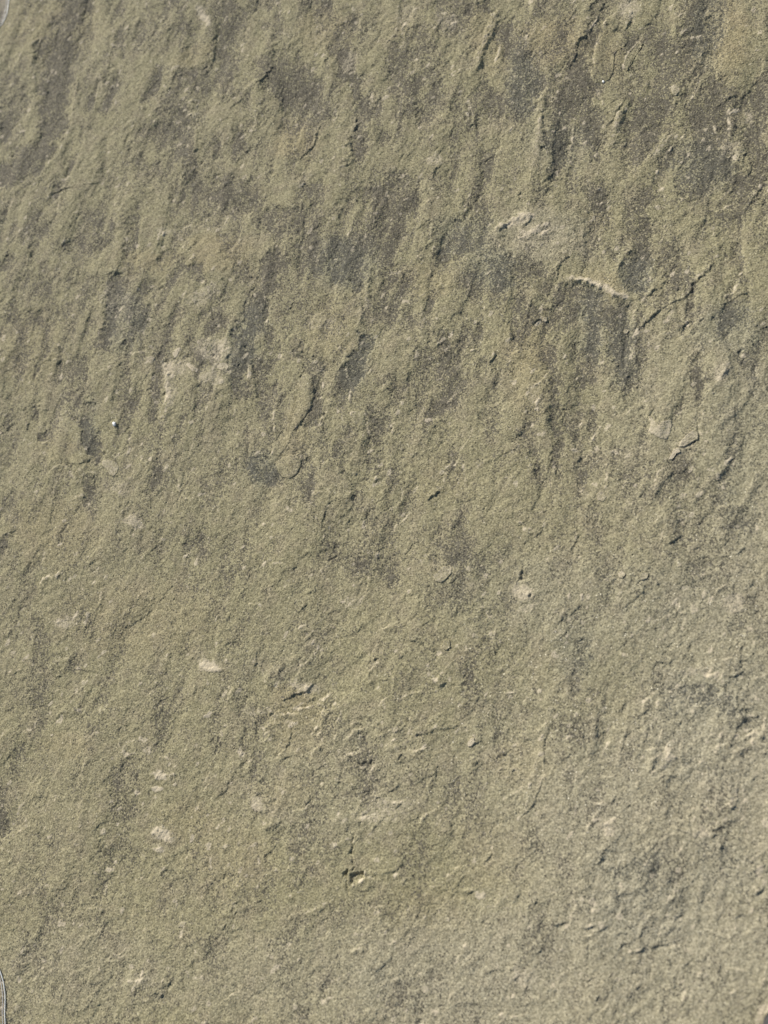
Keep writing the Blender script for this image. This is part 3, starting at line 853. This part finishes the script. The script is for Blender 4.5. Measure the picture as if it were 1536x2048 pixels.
# ------------------------------------------------------------------ the slab: one closed mesh, cleaved face on top, sawn and chipped sides
def build_slab():
    V = np.stack([GX, GY, HM], -1).reshape(-1, 3)
    idx = np.arange(nx*ny).reshape(ny, nx)
    quads = np.stack([idx[:-1, :-1], idx[:-1, 1:], idx[1:, 1:], idx[1:, :-1]], -1).reshape(-1, 4)
    rim = np.concatenate([idx[0, :-1], idx[:-1, -1], idx[-1, :0:-1], idx[:0:-1, 0]])
    n = len(rim); cur = rim; allv = [V]; base = len(V); side = []
    cx, cy = (X0+X1)/2, (Y0+Y1)/2
    rg = np.random.default_rng(5)
    wob = np.convolve(rg.standard_normal(n+40), np.ones(41)/41, 'valid')[:n]*6
    for r in range(1, 9):
        P = V[rim].copy(); f = r/8
        ox = np.sign(P[:, 0]-cx)*(np.abs(P[:, 0]-cx) > (X1-X0)/2-1e-6); oy = np.sign(P[:, 1]-cy)*(np.abs(P[:, 1]-cy) > (Y1-Y0)/2-1e-6)
        out = 0.0012*(1-(1-min(f*4, 1))**2) + 0.0004*wob*math.sin(f*7+1) + 0.00012*rg.standard_normal(n)
        if r == 8: out = out*0+0.0006
        P[:, 0] += ox*out; P[:, 1] += oy*out; P[:, 2] = P[:, 2]*(1-f) - TH*f
        ids = base+np.arange(n); base += n; allv.append(P)
        side.append(np.stack([cur, ids, np.roll(ids, -1), np.roll(cur, -1)], -1)); cur = ids
    V = np.concatenate(allv); Q = np.concatenate([quads]+side)
    me = bpy.data.meshes.new('stone_slab')
    me.vertices.add(len(V)); me.vertices.foreach_set('co', V.astype(np.float32).ravel())
    nl = len(Q)*4+n
    me.loops.add(nl); me.loops.foreach_set('vertex_index', np.concatenate([Q.ravel(), cur[::-1]]).astype(np.int32))
    me.polygons.add(len(Q)+1)
    me.polygons.foreach_set('loop_start', np.concatenate([np.arange(len(Q))*4, [len(Q)*4]]).astype(np.int32))
    me.polygons.foreach_set('use_smooth', np.ones(len(Q)+1, bool))
    me.update(calc_edges=True); me.validate()
    pad = np.zeros(n*8, np.float32)
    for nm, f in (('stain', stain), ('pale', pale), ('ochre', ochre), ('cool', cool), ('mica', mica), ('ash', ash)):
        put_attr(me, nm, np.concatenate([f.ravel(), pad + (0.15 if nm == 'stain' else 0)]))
    me.materials.append(STONE)
    o = bpy.data.objects.new('stone_slab', me); COL.objects.link(o); o.location = (0, 0, TH)
    tag(o, 'olive grey sandstone slab with a rough cleaved face and dark mineral stains', 'stone slab')
    return o
slab = build_slab()

# ------------------------------------------------------------------ scales of stone that stand proud of the face: parts of the slab
def flake(poly, t, pal, label=None, st=None, tilt=(0, 0)):
    """a thin scale with a broken rim, lying on the face; t = thickness in photograph pixels"""
    rg = random.Random(int(poly[0][0]*7+poly[0][1]))
    ring = []
    m = len(poly)
    for i in range(m):
        (a, b), (c, d) = poly[i], poly[(i+1) % m]
        k = max(2, int(math.hypot(c-a, d-b)/2.6))
        for j in range(k):
            f = j/k; ring.append((a+(c-a)*f+rg.uniform(-.55, .55), b+(d-b)*f+rg.uniform(-.55, .55)))
    cu = sum(p[0] for p in ring)/len(ring); cv = sum(p[1] for p in ring)/len(ring)
    n = len(ring); verts = []; faces = []
    t = t*1.0
    rings = [(1.03, -1.6), (1.0, 0.55*t), (0.955, t)] + [(q, t) for q in (0.86, 0.75, 0.62, 0.49, 0.36, 0.23, 0.11)]
    for q, z in rings:
        for (u, v) in ring:
            uu, vv = cu+(u-cu)*q, cv+(v-cv)*q
            x, y = slab_xy(uu, vv)
            zz = (smooth_height(x, y, 2) if z > 0 else height_at(x, y))
            wob = rg.gauss(0, 0.24) if z >= t else 0
            verts.append((x, y, float(zz)+(z+wob+(tilt[0]*(uu-cu)+tilt[1]*(vv-cv) if z > 0 else 0))*PX))
    x, y = slab_xy(cu, cv); verts.append((x, y, float(smooth_height(x, y, 2))+t*PX))
    for r in range(len(rings)-1):
        for i in range(n):
            a, b = r*n+i, r*n+(i+1) % n
            faces.append((a+n, b+n, b, a))
    c = len(verts)-1; r = (len(rings)-1)*n
    for i in range(n): faces.append((c, r+(i+1) % n, r+i))
    o = mesh_object('stone_flake', verts, faces, STONE, slab)
    me = o.data
    # faces must look up
    if sum(p.normal.z for p in me.polygons) < 0: me.flip_normals()
    xv = np.array([v[0] for v in verts]); yv = np.array([v[1] for v in verts])
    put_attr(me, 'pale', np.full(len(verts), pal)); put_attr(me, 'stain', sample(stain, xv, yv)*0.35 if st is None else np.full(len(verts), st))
    put_attr(me, 'ochre', sample(ochre, xv, yv)); put_attr(me, 'cool', sample(cool, xv, yv)*0.3); put_attr(me, 'ash', sample(ash, xv, yv)); put_attr(me, 'mica', sample(mica, xv, yv))
    if label: o['label'] = label
    return o
flake([(1296,835),(1301,833),(1305,848),(1313,855),(1325,845),(1343,840),(1344,854),(1339,870),(1334,880),(1321,879),(1310,874),(1297,866),(1302,850)], 1.5, .52, 'pale pinkish flake with a notched upper left corner')
flake([(1357,896),(1361,884),(1374,871),(1387,862),(1395,866),(1397,879),(1381,887),(1369,895)], 2.2, .48, 'long pale flake pointing to the upper right')
flake([(1338,921),(1347,901),(1357,897),(1362,905),(1353,909),(1344,922)], 2.2, .85, 'small cream flake at the lower end of the long flake')
flake([(373,730),(378,727),(390,733),(398,740),(395,747),(384,742)], 0.7, .95, 'smooth pink chip between two other pink chips')
flake([(434,734),(440,727),(452,726),(458,733),(453,741),(440,740)], 0.5, .72, 'rounded pink chip beside a dark stain')
flake([(344,704),(352,698),(362,695),(358,705),(353,716),(349,716)], 0.7, .75, 'angular cream chip above the pink one')
flake([(294,717),(303,712),(311,716),(306,722),(296,721)], 0.7, .5)
flake([(899,1131),(904,1136),(903,1147),(893,1158),(882,1166),(872,1163),(866,1154),(876,1143),(885,1133)], 1.5, .36, 'pale leaf-shaped flake standing on a dark patch')
flake([(1084,641),(1087,634),(1094,634),(1095,641),(1090,645)], 2.2, .5)
flake([(1342,180),(1347,171),(1355,172),(1361,184),(1352,193),(1344,189)], 1.4, .4)
flake([(1193,989),(1201,982),(1209,986),(1213,995),(1207,1004),(1196,1001)], 0.9, .42)
flake([(205,922),(214,920),(228,922),(237,929),(239,938),(236,947),(228,955),(220,950),(216,940),(207,934)], 1.5, .40, 'curled pale flake with a dark edge on its right')
flake([(934,1486),(940,1477),(948,1475),(950,1484),(944,1492),(936,1494)], 2.2, .75, 'knobbly pinkish nodule at the end of a crack')
flake([(1278,1153),(1287,1145),(1298,1148),(1295,1159),(1283,1162)], 2.0, .35)
flake([(1236,1148),(1244,1143),(1252,1150),(1246,1158),(1238,1156)], 1.6, .45)
flake([(1246,661),(1252,657),(1258,661),(1254,666),(1248,666)], 1.2, .45)
flake([(707,828),(712,823),(727,824),(731,835),(728,848),(720,855),(710,850),(706,840)], 0.9, .22)
flake([(883,1292),(889,1279),(899,1280),(902,1294),(894,1301),(887,1299)], 1.8, .2)
# lobed plates of the upper layer
flake([(605,752),(614,748),(622,753),(626,765),(628,790),(622,815),(608,838),(595,852),(583,868),(578,885),(566,902),(556,912),(545,906),(544,890),(549,870),(549,845),(552,822),(566,800),(590,780)], 1.0, .10, 'long lobed plate of lighter stone')
flake([(553,922),(570,912),(590,908),(602,918),(601,932),(592,948),(578,958),(564,953),(556,943)], 1.6, .10, 'rounded light plate below the long lobed one')
flake([(1205,75),(1217,68),(1240,66),(1252,74),(1257,81),(1250,92),(1238,98),(1229,108),(1228,125),(1226,145),(1218,158),(1204,166),(1190,166),(1183,155),(1182,142),(1190,132),(1188,108),(1193,90)], 1.3, .06, 'lobed light plate between dark stained hollows')
flake([(1250,135),(1247,125),(1258,110),(1270,95),(1284,80),(1287,88),(1276,105),(1265,122),(1256,142)], 1.1, .12)
flake([(113,850),(135,838),(150,842),(162,862),(166,890),(180,920),(160,930),(130,925),(108,900),(106,872)], 1.2, .03, 'broad flat plate left of the black stain')

# ------------------------------------------------------------------ small things lying on the slab
def crumb(name, u, v, r, mat, label, cat, squash=0.7, seed=1):
    rg = np.random.default_rng(seed)
    x, y = slab_xy(u, v); z = float(height_at(x, y))
    vs = [(0, 0, -r*squash)]; fs = []; n, m = 12, 7
    for i in range(1, m):
        th = math.pi*i/m - math.pi/2
        for j in range(n):
            ph = 2*math.pi*j/n; q = 1+0.13*rg.standard_normal()*(r < .002) + 0.10*math.sin(2*ph+seed)
            vs.append((r*q*0.85*math.cos(th)*math.cos(ph), r*q*1.1*math.cos(th)*math.sin(ph), r*squash*math.sin(th)*q))
    vs.append((0, 0, r*squash))
    for j in range(n): fs.append((0, 1+(j+1) % n, 1+j))
    for i in range(m-2):
        for j in range(n): fs.append((1+i*n+j, 1+i*n+(j+1) % n, 1+(i+1)*n+(j+1) % n, 1+(i+1)*n+j))
    t = len(vs)-1
    for j in range(n): fs.append((t, 1+(m-2)*n+j, 1+(m-2)*n+(j+1) % n))
    o = mesh_object(name, [(a, b, c+r*squash*0.85) for a, b, c in vs], fs, mat)
    o.location = (x, y, TH+z); tag(o, label, cat); return o
crumb('white_crumb', 229, 848.5, 5.0*PX, WHITE, 'bright white crumb lying on the slab beside a short dark crack', 'crumb', 0.6, 3)
crumb('white_crumb', 1206.5, 163, 2.8*PX, WHITE, 'tiniest white crumb at the tip of a lobed light plate near the upper edge', 'crumb', 0.6, 4)
crumb('pebble', 1567, 2067, 43*PX, DARKROCK, 'smooth dark grey pebble cut off by the bottom right corner', 'pebble', 0.5, 6)

def plastic(pts, label, side, lift, rad=1.25):
    """clear film lying over the rim of the slab: a sheet and its thick rolled edge"""
    P = []
    for (a, b), (c, d) in zip(pts, pts[1:]):
        k = max(2, int(math.hypot(c-a, d-b)/3))
        P += [(a+(c-a)*j/k, b+(d-b)*j/k) for j in range(k)]
    P.append(pts[-1])
    for _ in range(4):
        P = [P[0]]+[((a[0]+2*b[0]+c[0])/4, (a[1]+2*b[1]+c[1])/4) for a, b, c in zip(P, P[1:], P[2:])]+[P[-1]]
    n = len(P)
    zed = lambda u, v, l: float(smooth_height(*slab_xy(u, v), 3))+l*PX
    u0, v0 = P[n//2]; ox, oy = slab_xy(u0, v0); root = (ox, oy)
    rows = 10; V = []; Fc = []
    for j in range(rows):
        f = j/(rows-1)
        for i, (u, v) in enumerate(P):
            uu, vv = u+side[0]*70*f, v+side[1]*70*f
            x, y = slab_xy(uu, vv)
            x = max(x, X0+0.0005); 
            z = zed(uu, vv, lift+2.0*f+1.3*math.sin(i*0.25+f*9)*f)
            V.append((x-ox, y-oy, z))
    for j in range(rows-1):
        for i in range(n-1):
            a = j*n+i; Fc.append((a, a+n, a+n+1, a+1))
    o = mesh_object('plastic_film', V, Fc, FILM)
    if sum(p.normal.z for p in o.data.polygons) < 0: o.data.flip_normals()
    o.location = (ox, oy, TH)
    tag(o, label, 'plastic film')
    def tube(path, r):
        VV = []; FF = []; m = 8
        for i, (u, v, l) in enumerate(path):
            x, y = slab_xy(u, v); z = zed(u, v, l)
            a, b = path[max(i-1, 0)], path[min(i+1, len(path)-1)]
            xa, ya = slab_xy(a[0], a[1]); xb, yb = slab_xy(b[0], b[1]); L = math.hypot(xb-xa, yb-ya); nxv, nyv = -(yb-ya)/L, (xb-xa)/L
            for q in range(m):
                t = 2*math.pi*q/m; VV.append((x-ox+nxv*r*PX*math.cos(t), y-oy+nyv*r*PX*math.cos(t), z+r*PX*math.sin(t)))
        for i in range(len(path)-1):
            for q in range(m):
                a = i*m+q; b = i*m+(q+1) % m; FF.append((a, b, b+m, a+m))
        FF.append(tuple(range(m))[::-1]); FF.append(tuple(len(VV)-m+q for q in range(m)))
        return mesh_object('film_edge', VV, FF, BEAD, o)
    tube([(u, v, lift) for u, v in P], rad)
    tube([(u+side[0]*5.2, v+side[1]*5.2, lift-0.4) for u, v in P], rad*0.45)
    return o
plastic([(-14,1912),(-6,1926),(0,1941),(4,1953),(8,1967),(10,1982),(11.5,1996),(11.5,2006),(10.5,2020),(12,2034),(13,2048),(13,2070)],
        'clear plastic film with a bright rolled edge at the bottom left corner', (-1, 0.0), 2.2, 1.15)
plastic([(22,-16),(21,0),(19.5,12),(17.5,25),(14,37),(9,47),(2,55.5),(-10,63)],
        'clear plastic film with a curved edge at the top left corner', (-0.85, -0.5), 1.6, 1.0)
